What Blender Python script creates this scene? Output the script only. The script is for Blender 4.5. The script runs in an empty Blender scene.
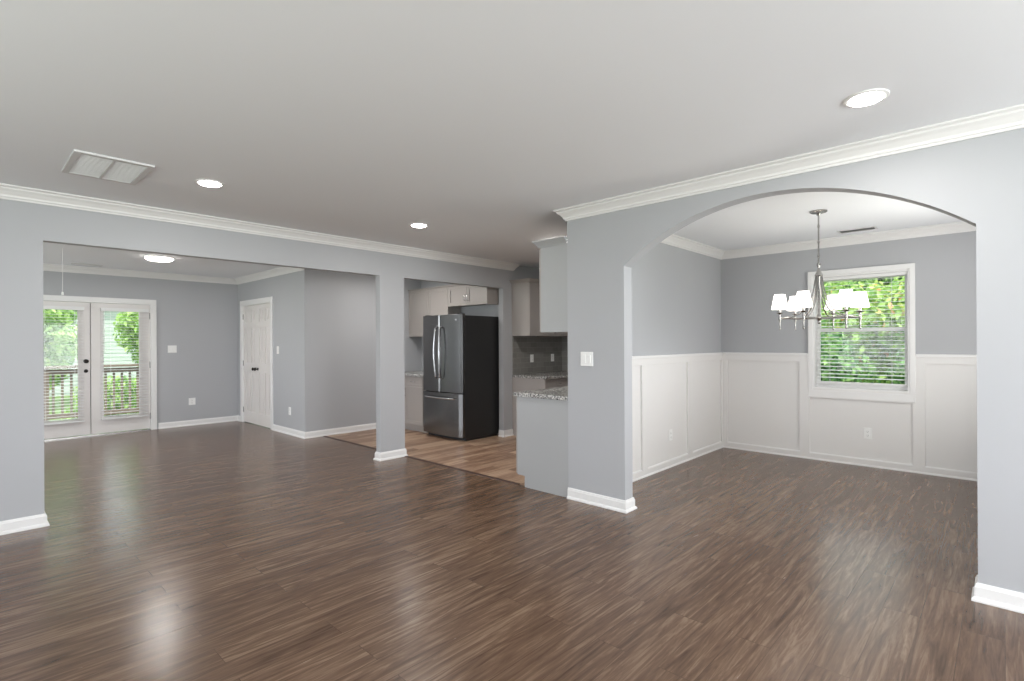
import bpy, bmesh, math, random
from math import radians as R, pi, sin, cos
from mathutils import Vector, Matrix

S = bpy.context.scene
COL = S.collection
random.seed(7)

# ------------------------------------------------------------------ camera
CAM_H = 1.35
cd = bpy.data.cameras.new('camera'); cam = bpy.data.objects.new('camera', cd); COL.objects.link(cam)
cd.sensor_width = 36.0; cd.lens = 521.2 / 1024 * 36.0
cd.shift_y = (342.67 - 340.5) / 1024
cd.clip_start = 0.02; cd.clip_end = 200
yaw = R(43.32)                     # view direction measured from +X towards +Y
q = Matrix.Rotation(yaw - pi / 2, 4, 'Z') @ Matrix.Rotation(pi / 2, 4, 'X') @ Matrix.Rotation(R(-0.304), 4, 'Z')
cam.matrix_world = Matrix.Translation((0, 0, CAM_H)) @ q
S.camera = cam

# ------------------------------------------------------------------ world, sun, added window daylight, exposure
S.view_settings.view_transform = 'Standard'; S.view_settings.look = 'None'
S.view_settings.gamma = 1; S.view_settings.use_curve_mapping = False
S.view_settings.exposure = 0.10
w = bpy.data.worlds.new('sky'); S.world = w; w.use_nodes = True
bg = w.node_tree.nodes['Background']; bg.inputs[0].default_value = (0.88, 0.94, 1.0, 1); bg.inputs[1].default_value = 3.2
try:
    S.cycles.use_denoising = True; S.cycles.max_bounces = 10; S.cycles.diffuse_bounces = 6
    S.cycles.sample_clamp_indirect = 6; S.cycles.caustics_reflective = False; S.cycles.caustics_refractive = False
except Exception: pass

def light(name, kind, loc, rot, power, color=(1, 1, 1), size=None, size_y=None, shape=None):
    l = bpy.data.lights.new(name, kind); l.energy = power; l.color = color
    if kind == 'AREA':
        l.shape = shape or 'RECTANGLE'; l.size = size
        if size_y: l.size_y = size_y
    o = bpy.data.objects.new(name, l); COL.objects.link(o); o.location = loc; o.rotation_euler = rot
    return o
sun = light('sun', 'SUN', (0, 0, 20), (0, 0, 0), 6.0, (1.0, 0.95, 0.86)); sun.data.angle = R(1.5)
sun.rotation_euler = Vector((0.30, 0.42, -1.0)).to_track_quat('-Z', 'Y').to_euler()
DAY = (0.935, 0.966, 1.0)
# added daylight: area lights in invented windows, the first two behind the camera
light('added_daylight_south', 'AREA', (1.2, -3.50, 1.30), (R(127), 0, 0), 275, DAY, 3.6, 1.9)
light('added_daylight_west', 'AREA', (-2.80, 1.4, 1.30), (0, R(-128), 0), 96, DAY, 1.9, 3.6)
light('added_daylight_far_room', 'AREA', (-2.80, 7.6, 1.35), (0, R(-116), 0), 95, DAY, 1.7, 3.0)  # unseen far room window, added to brighten its ceiling and closet wall
light('added_daylight_dining_side', 'AREA', (5.25, -0.60, 1.40), (R(120), 0, 0), 44, (1.0, 0.985, 0.975), 1.4, 1.3)  # unseen side window, added to light the dining room

# ------------------------------------------------------------------ materials
def srgb(r, g, b):
    f = lambda c: c / 12.92 if c <= 0.04045 else ((c + 0.055) / 1.055) ** 2.4
    return (f(r / 255), f(g / 255), f(b / 255), 1)
def nm(name):
    m = bpy.data.materials.new(name); m.use_nodes = True
    nt = m.node_tree; b = nt.nodes['Principled BSDF']
    return m, nt, b
def plain(name, col, rough=0.5, metal=0.0, var=0.0, scale=6, bump=0.0, bscale=200, spec=0.5):
    m, nt, b = nm(name)
    b.inputs['Roughness'].default_value = rough; b.inputs['Metallic'].default_value = metal
    b.inputs['Specular IOR Level'].default_value = spec
    tc = nt.nodes.new('ShaderNodeTexCoord')
    n = nt.nodes.new('ShaderNodeTexNoise'); n.inputs['Scale'].default_value = scale; n.inputs['Detail'].default_value = 3
    nt.links.new(tc.outputs['Object'], n.inputs['Vector'])
    mr = nt.nodes.new('ShaderNodeMapRange'); mr.inputs['To Min'].default_value = 1 - var; mr.inputs['To Max'].default_value = 1 + var
    nt.links.new(n.outputs['Fac'], mr.inputs['Value'])
    mx = nt.nodes.new('ShaderNodeVectorMath'); mx.operation = 'SCALE'; mx.inputs[0].default_value = col[:3]
    nt.links.new(mr.outputs[0], mx.inputs['Scale']); nt.links.new(mx.outputs[0], b.inputs['Base Color'])
    if bump:
        n2 = nt.nodes.new('ShaderNodeTexNoise'); n2.inputs['Scale'].default_value = bscale
        nt.links.new(tc.outputs['Object'], n2.inputs['Vector'])
        bp = nt.nodes.new('ShaderNodeBump'); bp.inputs['Strength'].default_value = bump; bp.inputs['Distance'].default_value = 0.002
        nt.links.new(n2.outputs['Fac'], bp.inputs['Height']); nt.links.new(bp.outputs[0], b.inputs['Normal'])
    return m
def emis(name, col, strength):
    m, nt, b = nm(name)
    b.inputs['Base Color'].default_value = (*col, 1); b.inputs['Emission Color'].default_value = (*col, 1)
    b.inputs['Emission Strength'].default_value = strength
    return m
def wood_floor(name, dark, mid, lite, rough, plank_l, plank_w, grain=1.0, seam=0.6, pvar=0.3):
    m, nt, b = nm(name); N = nt.nodes.new; L = nt.links.new
    tc = N('ShaderNodeTexCoord')
    br = N('ShaderNodeTexBrick'); br.inputs['Scale'].default_value = 1.0
    br.inputs['Brick Width'].default_value = plank_l; br.inputs['Row Height'].default_value = plank_w
    br.inputs['Mortar Size'].default_value = 0.0016; br.inputs['Mortar Smooth'].default_value = 0.3
    br.inputs['Color1'].default_value = (0, 0, 0, 1); br.inputs['Color2'].default_value = (1, 1, 1, 1); br.inputs['Mortar'].default_value = (.5, .5, .5, 1)
    br.offset = 0.37; br.offset_frequency = 2
    L(tc.outputs['Object'], br.inputs['Vector'])
    # per plank offset of the grain
    add = N('ShaderNodeVectorMath'); add.operation = 'MULTIPLY_ADD'
    add.inputs[1].default_value = (7, 13, 3)
    L(br.outputs['Color'], add.inputs[0]); L(tc.outputs['Object'], add.inputs[2])
    mp = N('ShaderNodeMapping'); mp.inputs['Scale'].default_value = (1.1, 14, 1); L(add.outputs[0], mp.inputs['Vector'])
    n1 = N('ShaderNodeTexNoise'); n1.inputs['Scale'].default_value = 1.6; n1.inputs['Detail'].default_value = 8; n1.inputs['Roughness'].default_value = 0.62; n1.inputs['Distortion'].default_value = 1.6
    L(mp.outputs[0], n1.inputs['Vector'])
    mp2 = N('ShaderNodeMapping'); mp2.inputs['Scale'].default_value = (3.2, 36, 1); L(add.outputs[0], mp2.inputs['Vector'])
    n2 = N('ShaderNodeTexNoise'); n2.inputs['Scale'].default_value = 1.4; n2.inputs['Detail'].default_value = 4; n2.inputs['Roughness'].default_value = 0.6; n2.inputs['Distortion'].default_value = 0.8
    L(mp2.outputs[0], n2.inputs['Vector'])
    n3 = N('ShaderNodeTexNoise'); n3.inputs['Scale'].default_value = 2.2; n3.inputs['Detail'].default_value = 2
    L(tc.outputs['Object'], n3.inputs['Vector'])
    # combine
    c1 = N('ShaderNodeMath'); c1.operation = 'MULTIPLY_ADD'; c1.inputs[1].default_value = 0.72 ; L(n1.outputs['Fac'], c1.inputs[0])
    c2 = N('ShaderNodeMath'); c2.operation = 'MULTIPLY'; c2.inputs[1].default_value = 0.28 ; L(n2.outputs['Fac'], c2.inputs[0]); L(c2.outputs[0], c1.inputs[2])
    sep = N('ShaderNodeSeparateColor'); L(br.outputs['Color'], sep.inputs[0])
    c3 = N('ShaderNodeMath'); c3.operation = 'MULTIPLY_ADD'; c3.inputs[1].default_value = 0.075 * pvar / 0.3; L(sep.outputs[0], c3.inputs[0]); L(c1.outputs[0], c3.inputs[2])
    c4 = N('ShaderNodeMath'); c4.operation = 'MULTIPLY_ADD'; c4.inputs[1].default_value = 0.10; L(n3.outputs['Fac'], c4.inputs[0]); L(c3.outputs[0], c4.inputs[2])
    cr = N('ShaderNodeValToRGB'); e = cr.color_ramp.elements
    e[0].position = 0.60 - 0.17 / grain; e[0].color = dark; e[1].position = 0.60 + 0.17 / grain; e[1].color = lite
    k = e.new(0.60); k.color = mid
    L(c4.outputs[0], cr.inputs[0])
    mx = N('ShaderNodeMix'); mx.data_type = 'RGBA'; mx.blend_type = 'MULTIPLY'
    fm = N('ShaderNodeMath'); fm.operation = 'MULTIPLY'; fm.inputs[1].default_value = seam; L(br.outputs['Fac'], fm.inputs[0])
    L(fm.outputs[0], mx.inputs[0]); L(cr.outputs[0], mx.inputs[6]); mx.inputs[7].default_value = (.35, .32, .3, 1)
    L(mx.outputs[2], b.inputs['Base Color'])
    rr = N('ShaderNodeMapRange'); rr.inputs['To Min'].default_value = rough - .05; rr.inputs['To Max'].default_value = rough + .12
    L(n2.outputs['Fac'], rr.inputs['Value']); L(rr.outputs[0], b.inputs['Roughness'])
    b.inputs['Specular IOR Level'].default_value = .42
    bp = N('ShaderNodeBump'); bp.inputs['Strength'].default_value = 0.14; bp.inputs['Distance'].default_value = 0.003
    L(n2.outputs['Fac'], bp.inputs['Height']); L(bp.outputs[0], b.inputs['Normal'])
    return m
def granite(name):
    m, nt, b = nm(name); N = nt.nodes.new; L = nt.links.new
    tc = N('ShaderNodeTexCoord'); v = N('ShaderNodeTexVoronoi'); v.inputs['Scale'].default_value = 130; L(tc.outputs['Object'], v.inputs['Vector'])
    n = N('ShaderNodeTexNoise'); n.inputs['Scale'].default_value = 45; n.inputs['Detail'].default_value = 5; L(tc.outputs['Object'], n.inputs['Vector'])
    sp = N('ShaderNodeSeparateColor'); L(v.outputs['Color'], sp.inputs[0])
    ad = N('ShaderNodeMath'); ad.operation = 'MULTIPLY_ADD'; ad.inputs[1].default_value = .5; L(sp.outputs[0], ad.inputs[0]); L(n.outputs['Fac'], ad.inputs[2])
    cr = N('ShaderNodeValToRGB'); e = cr.color_ramp.elements
    e[0].position = .45; e[0].color = srgb(60, 60, 62); e[1].position = 1.0; e[1].color = srgb(222, 220, 216)
    k = e.new(.7); k.color = srgb(135, 134, 132); L(ad.outputs[0], cr.inputs[0]); L(cr.outputs[0], b.inputs['Base Color'])
    b.inputs['Roughness'].default_value = .18
    return m
def tiles(name):
    m, nt, b = nm(name); N = nt.nodes.new; L = nt.links.new
    tc = N('ShaderNodeTexCoord'); mp = N('ShaderNodeMapping'); mp.inputs['Rotation'].default_value = (R(90), 0, 0)
    L(tc.outputs['Object'], mp.inputs['Vector'])
    br = N('ShaderNodeTexBrick'); br.inputs['Scale'].default_value = 1; br.inputs['Brick Width'].default_value = .15; br.inputs['Row Height'].default_value = .075
    br.inputs['Mortar Size'].default_value = .002; br.inputs['Color1'].default_value = srgb(124, 122, 118); br.inputs['Color2'].default_value = srgb(134, 132, 128)
    br.inputs['Mortar'].default_value = srgb(150, 148, 144)
    L(mp.outputs[0], br.inputs['Vector']); L(br.outputs['Color'], b.inputs['Base Color']); b.inputs['Roughness'].default_value = .2
    return m
def steel(name, col, rough):
    m, nt, b = nm(name); N = nt.nodes.new; L = nt.links.new
    tc = N('ShaderNodeTexCoord'); mp = N('ShaderNodeMapping'); mp.inputs['Scale'].default_value = (3, 3, 160); L(tc.outputs['Object'], mp.inputs['Vector'])
    n = N('ShaderNodeTexNoise'); n.inputs['Scale'].default_value = 2; n.inputs['Detail'].default_value = 3; L(mp.outputs[0], n.inputs['Vector'])
    mr = N('ShaderNodeMapRange'); mr.inputs['To Min'].default_value = rough - .04; mr.inputs['To Max'].default_value = rough + .06; L(n.outputs['Fac'], mr.inputs['Value'])
    L(mr.outputs[0], b.inputs['Roughness']); b.inputs['Base Color'].default_value = col; b.inputs['Metallic'].default_value = 1
    return m
def leafmat(name, c1, c2, c3):
    m, nt, b = nm(name); N = nt.nodes.new; L = nt.links.new
    g = N('ShaderNodeNewGeometry'); cr = N('ShaderNodeValToRGB'); e = cr.color_ramp.elements
    e[0].position = 0; e[0].color = c1; e[1].position = 1; e[1].color = c3; k = e.new(.55); k.color = c2
    if 'orange' in name: e[2].position = 1; k2 = e.new(.90); k2.color = srgb(178, 208, 120)
    L(g.outputs['Random Per Island'], cr.inputs[0]); L(cr.outputs[0], b.inputs['Base Color'])
    b.inputs['Roughness'].default_value = .55
    tr = N('ShaderNodeBsdfTranslucent'); L(cr.outputs[0], tr.inputs[0])
    ms = N('ShaderNodeMixShader'); ms.inputs[0].default_value = .45
    L(b.outputs[0], ms.inputs[1]); L(tr.outputs[0], ms.inputs[2]); L(ms.outputs[0], nt.nodes['Material Output'].inputs[0])
    return m
def glassmat(name):
    m, nt, b = nm(name); N = nt.nodes.new; L = nt.links.new
    t = N('ShaderNodeBsdfTransparent'); t.inputs[0].default_value = (.96, .98, .97, 1); g = N('ShaderNodeBsdfGlossy'); g.inputs['Roughness'].default_value = .02
    lw = N('ShaderNodeFresnel'); lw.inputs['IOR'].default_value = 1.3
    ms = N('ShaderNodeMixShader'); L(lw.outputs[0], ms.inputs[0]); L(t.outputs[0], ms.inputs[1]); L(g.outputs[0], ms.inputs[2])
    L(ms.outputs[0], nt.nodes['Material Output'].inputs[0]); return m

M = {}
M['wall'] = plain('blue grey wall paint', srgb(176, 177, 180), .55, var=.012, scale=1.5, bump=.12, bscale=260, spec=.3)
M['ceil'] = plain('ceiling paint', srgb(238, 240, 243), .8, var=.01, scale=1.2, bump=.15, bscale=180, spec=.2)
M['trim'] = plain('white trim paint', srgb(230, 229, 228), .35, var=.008, scale=3)
M['panel'] = plain('white wainscot paint', srgb(226, 224, 222), .4, var=.01, scale=3)
M['door'] = plain('off white door paint', srgb(226, 222, 219), .4, var=.01, scale=4)
M['floor'] = wood_floor('dark laminate planks', srgb(62, 45, 34), srgb(104, 81, 65), srgb(150, 126, 105), .20, 1.22, .15, grain=.72)
M['tan'] = wood_floor('tan vinyl planks', srgb(104, 78, 62), srgb(138, 108, 88), srgb(182, 154, 130), .35, 1.0, .12, grain=1.0, seam=.5, pvar=1.0)
M['strip'] = plain('dark transition strip', srgb(60, 38, 30), .4, var=.1)
M['cab'] = plain('greige cabinet paint', srgb(160, 154, 150), .4, var=.012, scale=4)
M['cabend'] = plain('pale grey cabinet side', srgb(166, 167, 168), .45, var=.01, scale=3)
M['granite'] = granite('speckled granite'); M['tile'] = tiles('grey subway tile')
M['steel'] = steel('stainless steel', srgb(118, 118, 119), .24)
M['handle'] = steel('brushed handle steel', srgb(190, 190, 192), .22)
M['black'] = plain('black enamel', srgb(38, 38, 39), .42, var=.05)
M['dark'] = plain('dark bronze', srgb(38, 34, 32), .35, metal=.6)
M['nickel'] = steel('brushed nickel', srgb(170, 168, 165), .25)
M['plastic'] = plain('white plastic', srgb(238, 238, 236), .35, var=.004)
M['slot'] = plain('outlet slot', srgb(60, 60, 60), .5)
M['blind'] = plain('white blind slat', srgb(228, 227, 226), .45, var=.01)
M['grille'] = plain('vent enamel', srgb(214, 214, 214), .5, var=.01)
M['filter'] = plain('pleated air filter', srgb(196, 196, 194), .9, var=.05, scale=40)
M['duct'] = plain('dark duct', srgb(120, 118, 116), .8)
M['lamp'] = emis('lit lamp lens', (1, .97, .92), 28)
M['lamp2'] = emis('lit flush lens', (1, .96, .90), 14)
M['shade'] = emis('lit white fabric shade', (1, .96, .91), 3.2)
M['glass'] = glassmat('window glass')
M['grass'] = plain('grass', srgb(96, 122, 62), .9, var=.35, scale=5)
M['deck'] = plain('weathered deck board', srgb(120, 120, 124), .7, var=.15, scale=8)
M['rail'] = plain('brown railing wood', srgb(116, 102, 88), .7, var=.15, scale=8)
M['bark'] = plain('bark', srgb(92, 80, 68), .9, var=.25, scale=12, bump=.6, bscale=40)
M['siding'] = plain('white siding', srgb(180, 190, 184), .7, var=.02)
M['shingle'] = plain('grey shingles', srgb(110, 108, 106), .9, var=.2, scale=20)
M['leafA'] = leafmat('bright leaves', srgb(96, 140, 58), srgb(150, 188, 92), srgb(206, 226, 150))
M['leafB'] = leafmat('deep leaves', srgb(58, 100, 56), srgb(104, 150, 84), srgb(168, 200, 128))
M['leafC'] = leafmat('leaves with orange blossom', srgb(96, 140, 68), srgb(160, 186, 104), srgb(232, 160, 120))

# ------------------------------------------------------------------ mesh helpers
class MB:
    def __init__(s): s.bm = bmesh.new()
    def box(s, x0, x1, y0, y1, z0, z1):
        v = [s.bm.verts.new((x, y, z)) for x in (x0, x1) for y in (y0, y1) for z in (z0, z1)]
        for f in ((0, 1, 3, 2), (4, 6, 7, 5), (0, 4, 5, 1), (2, 3, 7, 6), (0, 2, 6, 4), (1, 5, 7, 3)): s.bm.faces.new([v[i] for i in f])
        return s
    def prism(s, pts, h0, h1, ax='z'):
        """polygon pts extruded along ax; pts are (x,y) for z, (y,z) for x, (x,z) for y"""
        def P(p, h): return (p[0], p[1], h) if ax == 'z' else (h, p[0], p[1]) if ax == 'x' else (p[0], h, p[1])
        a = [s.bm.verts.new(P(p, h0)) for p in pts]; b = [s.bm.verts.new(P(p, h1)) for p in pts]; n = len(pts)
        s.bm.faces.new(a); s.bm.faces.new(b[::-1])
        for i in range(n): s.bm.faces.new([a[i], b[i], b[(i + 1) % n], a[(i + 1) % n]])
        return s
    def slab(s, us, zs, holes, d0, d1, ax='y'):
        """grid slab lying in the u-z plane, thickness d0..d1 along ax; holes = cells left open"""
        P = (lambda u, d, z: (u, d, z)) if ax == 'y' else (lambda u, d, z: (d, u, z)) if ax == 'x' else (lambda u, d, z: (u, z, d))
        V = {}
        def v(i, k, d):
            key = (i, k, d)
            if key not in V: V[key] = s.bm.verts.new(P(us[i], d, zs[k]))
            return V[key]
        nu, nz = len(us) - 1, len(zs) - 1
        solid = lambda i, k: 0 <= i < nu and 0 <= k < nz and (i, k) not in holes
        for i in range(nu):
            for k in range(nz):
                if not solid(i, k): continue
                s.bm.faces.new([v(i, k, d0), v(i + 1, k, d0), v(i + 1, k + 1, d0), v(i, k + 1, d0)])
                s.bm.faces.new([v(i, k, d1), v(i, k + 1, d1), v(i + 1, k + 1, d1), v(i + 1, k, d1)])
                for (di, dk, a, b) in ((-1, 0, (i, k), (i, k + 1)), (1, 0, (i + 1, k), (i + 1, k + 1)), (0, -1, (i, k), (i + 1, k)), (0, 1, (i, k + 1), (i + 1, k + 1))):
                    if not solid(i + di, k + dk): s.bm.faces.new([v(*a, d0), v(*b, d0), v(*b, d1), v(*a, d1)])
        return s
    def lathe(s, prof, cx=0, cy=0, seg=24, z=0):
        rings = []
        for r, h in prof:
            rings.append([s.bm.verts.new((cx + max(r, 1e-4) * cos(2 * pi * i / seg), cy + max(r, 1e-4) * sin(2 * pi * i / seg), z + h)) for i in range(seg)])
        for a, b in zip(rings, rings[1:]):
            for i in range(seg): s.bm.faces.new([a[i], a[(i + 1) % seg], b[(i + 1) % seg], b[i]])
        s.bm.faces.new(rings[0][::-1]); s.bm.faces.new(rings[-1])
        return s
    def tube(s, pts, r, seg=8):
        pts = [Vector(p) for p in pts]; rs = r if isinstance(r, (list, tuple)) else [r] * len(pts); rings = []; up = None
        for i, p in enumerate(pts):
            t = (pts[min(i + 1, len(pts) - 1)] - pts[max(i - 1, 0)]).normalized()
            if up is None: up = Vector((0, 0, 1)) if abs(t.z) < .9 else Vector((1, 0, 0))
            a = t.cross(up).normalized(); b = a.cross(t).normalized(); up = b
            rings.append([s.bm.verts.new(p + rs[i] * (a * cos(2 * pi * k / seg) + b * sin(2 * pi * k / seg))) for k in range(seg)])
        for a, b in zip(rings, rings[1:]):
            for i in range(seg): s.bm.faces.new([a[i], a[(i + 1) % seg], b[(i + 1) % seg], b[i]])
        s.bm.faces.new(rings[0][::-1]); s.bm.faces.new(rings[-1])
        return s
    def sweep(s, prof, path, closed=False, mit0=0, mit1=0):
        """profile (d, z) swept on a plan path, d to the left of travel, mitred corners"""
        P = [Vector(p) for p in path]; n = len(P); rings = []
        for i in range(n):
            def seg(a, b): t = (P[b] - P[a]).normalized(); return t, Vector((-t.y, t.x))
            if closed or 0 < i < n - 1:
                _, n1 = seg((i - 1) % n, i); _, n2 = seg(i, (i + 1) % n); o = (n1 + n2) / (1 + n1.dot(n2))
            elif i == 0: t, n1 = seg(0, 1); o = n1 - t * mit0
            else: t, n1 = seg(n - 2, n - 1); o = n1 + t * mit1
            rings.append([s.bm.verts.new((P[i].x + o.x * d, P[i].y + o.y * d, z)) for d, z in prof])
        m = len(prof); R_ = rings + ([rings[0]] if closed else [])
        for a, b in zip(R_, R_[1:]):
            for k in range(m): s.bm.faces.new([a[k], b[k], b[(k + 1) % m], a[(k + 1) % m]])
        if not closed: s.bm.faces.new(rings[0]); s.bm.faces.new(rings[-1][::-1])
        return s
    def build(s, name, mat, parent=None, loc=None, rz=0, smooth=False, bevel=0, seg=2):
        bmesh.ops.remove_doubles(s.bm, verts=s.bm.verts, dist=1e-6) if not smooth else None
        bmesh.ops.recalc_face_normals(s.bm, faces=s.bm.faces)
        me = bpy.data.meshes.new(name); s.bm.to_mesh(me); s.bm.free()
        me.materials.append(M[mat] if isinstance(mat, str) else mat)
        o = bpy.data.objects.new(name, me); COL.objects.link(o)
        if loc: o.location = loc
        o.rotation_euler.z = rz
        if parent: o.parent = parent
        if smooth:
            for p in me.polygons: p.use_smooth = True
            try: me.set_sharp_from_angle(angle=R(40))
            except Exception: pass
        if bevel:
            b = o.modifiers.new('bevel', 'BEVEL'); b.width = bevel; b.segments = seg; b.limit_method = 'ANGLE'
            b.harden_normals = False
        return o
def empty(name, loc=(0, 0, 0), rz=0, label=None, cat=None, group=None):
    o = bpy.data.objects.new(name, None); COL.objects.link(o); o.location = loc; o.rotation_euler.z = rz; o.empty_display_size = .1
    if label: tag(o, label, cat, group)
    return o
def tag(o, label, cat, group=None):
    o['label'] = label; o['category'] = cat
    if group: o['group'] = group
    return o
def struct(o, label=None):
    o['kind'] = 'structure'
    if label: o['label'] = label
    return o
def copy_tree(o, parent=None):
    c = o.copy(); COL.objects.link(c); c.parent = parent
    for ch in list(o.children): copy_tree(ch, c)
    return c
FX = -pi / 2      # rotation of a thing that faces -X (local front is -y, local +x runs to world -Y)

# ------------------------------------------------------------------ the shell
XA, XA2, YL, YL2, XD, YD, YK, YB, XC, YC = 3.62, 3.737, 5.217, 5.305, 6.703, 2.633, 2.75, 9.838, 3.375, 7.239
ZC, ZH = 2.494, 2.133
XW, YS, YR = -2.6, -3.3, -0.40        # west and south living walls, dining side wall
m = MB(); m.box(XW, 3.65, YS, YB, -.08, 0); m.box(3.65, 6.85, YR - .1, 2.69, -.08, 0); m.box(3.65, XA2, YS, YR - .1, -.08, 0)
struct(m.build('floor', 'floor'), 'dark brown wood-look plank floor of the living and dining rooms')
struct(MB().box(3.65, 6.85, 2.69, YC, -.08, 0).build('floor_kitchen', 'tan'), 'tan wood-look plank floor of the kitchen')
struct(MB().box(XW - .15, 6.95, YS - .15, YB + .15, ZC, ZC + .15).build('ceiling', 'ceil'), 'pale flat ceiling over all the rooms')
struct(MB().prism([(-.022, 0), (-.014, .006), (.014, .006), (.022, 0)], 3.36, YC - .03, 'y').build('trim_1', 'strip', loc=(3.65, 0, 0)), 'dark transition strip between brown and tan floors')

# wall with two wide openings
xs = [XW, .432, 3.32, 3.655, 5.35, 5.55, XD]; zs = [0, ZH, ZC]
struct(MB().slab(xs, zs, {(1, 0), (3, 0)}, YL, YL2).build('wall_left', 'wall'), 'blue grey wall with two wide square openings and a pillar between')
# arch wall
ya, yb, zsp, zap = .101, 2.19, 1.953, 2.322
hw = (yb - ya) / 2; rise = zap - zsp; RR = (hw * hw + rise * rise) / (2 * rise); yc = (ya + yb) / 2
m = MB(); NA = 40
arc = [(yc + RR * sin(t), zap - RR + RR * cos(t)) for t in [(-1 + 2 * i / NA) * math.asin(hw / RR) for i in range(NA + 1)]]
poly = [(YS, 0), (ya, 0)] + arc + [(yb, 0), (YK, 0), (YK, ZC), (YS, ZC)]
# built as strips so every face is convex
m.box(XA, XA2, YS, ya, 0, ZC); m.box(XA, XA2, yb, YK, 0, ZC)
f0, f1, t0, t1 = [], [], [], []
for (y, z) in arc:
    f0.append(m.bm.verts.new((XA, y, z))); f1.append(m.bm.verts.new((XA2, y, z))); t0.append(m.bm.verts.new((XA, y, ZC))); t1.append(m.bm.verts.new((XA2, y, ZC)))
for i in range(NA):
    for q4 in ([f0[i], f0[i + 1], t0[i + 1], t0[i]], [f1[i], t1[i], t1[i + 1], f1[i + 1]], [f0[i], f1[i], f1[i + 1], f0[i + 1]], [t0[i], t0[i + 1], t1[i + 1], t1[i]]): m.bm.faces.new(q4)
struct(m.build('wall_right', 'wall'), 'blue grey wall with the wide arched opening to the dining room')
struct(MB().box(XA2, XD, YD, YK, 0, ZC).build('wall_dining_left', 'wall'), 'grey dining room side wall above white wainscot')
WY0, WY1, WZ0, WZ1 = .698, 1.585, .815, 2.085
struct(MB().slab([YR - .1, WY0, WY1, YK], [0, WZ0, WZ1, ZC], {(1, 1)}, XD, XD + .15, 'x').build('wall_dining_back', 'wall'), 'grey dining room end wall holding the window')
struct(MB().slab([XA2, 4.55, 5.95, XD], [0, .85, 2.05, ZC], {(1, 1)}, YR - .1, YR, 'y').build('wall_dining_right', 'wall'))
struct(MB().box(XD, XD + .15, YK, YL2, 0, ZC).build('wall_kitchen_end', 'wall'))
DX0, DX1, DZ = .575, 2.098, 2.0
struct(MB().slab([XW, DX0, DX1, XC], [0, DZ, ZC], {(1, 0)}, YB, YB + .15).build('wall_back', 'wall'), 'grey far wall with the glazed double doors')
CY0, CY1, CZ = 8.405, 9.61, 2.02
struct(MB().slab([YC, CY0, CY1, YB], [0, CZ, ZC], {(1, 0)}, XC, XC + .1, 'x').build('wall_closet', 'wall'), 'grey closet wall with white double doors')
struct(MB().box(XC + .1, 5.52, YC, YC + .1, 0, ZC).build('wall_nook', 'wall'), 'plain grey wall behind the pillar')
struct(MB().box(5.42, 5.52, YL2, YC, 0, ZC).build('wall_fridge', 'wall'), 'grey wall behind the refrigerator')
# unseen walls; their large window openings are added to let the daylight in
struct(MB().slab([XW - .1, -.6, 3.0, XA2], [0, .5, 2.2, ZC], {(1, 1)}, YS - .1, YS, 'y').build('wall_front', 'wall'))
struct(MB().slab([YS - .1, -.4, 3.2, 6.2, 9.0, YB + .15], [0, .5, 2.2, ZC], {(1, 1), (3, 1)}, XW - .1, XW, 'x').build('wall_side', 'wall'))

# crown moulding
def crown_prof(s=1.0, top=ZC, h=.094, p=.085):
    b = top - h
    return [(0, b), (.010, b), (.014, b + .012), (.022, b + .016), (.026, b + .03), (.045, b + .052), (.062, b + .066), (.066, b + .076), (.078, b + .080), (p, b + .084), (p, top - .001), (0, top - .001)]
cp = crown_prof()
struct(MB().sweep(cp, [(5.56, YL), (XW, YL), (XW, YS), (XA, YS), (XA, YK), (XA2 + .03, YK)], mit0=1).build('trim_2', 'trim'), 'white crown moulding around the living room')
struct(MB().sweep(cp, [(XD, YR), (XD, YD), (XA2, YD), (XA2, YR)], closed=True).build('trim_3', 'trim'), 'white crown moulding around the dining room')
struct(MB().sweep(cp, [(XC, YC), (XC, YB), (XW, YB)], mit0=0).build('trim_4', 'trim'), 'white crown moulding in the far room')
# baseboards
bp_ = [(0, 0), (.026, 0), (.026, .010), (.020, .020), (.014, .023), (.014, .074), (.010, .080), (.009, .088), (.005, .093), (0, .093)]
def base(name, path, label=None, closed=False):
    return struct(MB().sweep(bp_, path, closed=closed).build(name, 'trim'), label)
base('baseboard_left', [(.432, YL2), (.432, YL), (XW, YL), (XW, YS), (XA, YS), (XA, ya), (XA2, ya), (XA2, YR)], 'white baseboard of the living room')
base('baseboard_right', [(XA2, YD), (XA2, yb), (XA, yb), (XA, YK)], 'white baseboard around the foot of the arch pier')
base('baseboard_pillar', [(3.655, YL), (3.32, YL), (3.32, YL2), (3.655, YL2)], 'white baseboard around the pillar', True)
base('baseboard_stub', [(5.53, YL), (5.35, YL), (5.35, YL2)], 'short white baseboard right of the refrigerator')
base('baseboard_nook', [(4.66, YC), (XC, YC), (XC, CY0 - .075)], 'white baseboard turning the closet corner')
base('baseboard_closet', [(XC, CY1 + .075), (XC, YB), (DX1 + .08, YB)], 'white baseboard right of the glazed doors')
base('baseboard_back', [(DX0 - .08, YB), (XW, YB), (XW, YL2), (.432, YL2)])
bd = [(0, 0), (.030, 0), (.030, .010), (.024, .020), (.018, .023), (.018, .078), (0, .078)]
struct(MB().sweep(bd, [(XA2, YR), (XD, YR), (XD, YD), (XA2, YD)]).build('baseboard_dining', 'trim'), 'white base rail and shoe moulding of the dining room')

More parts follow.
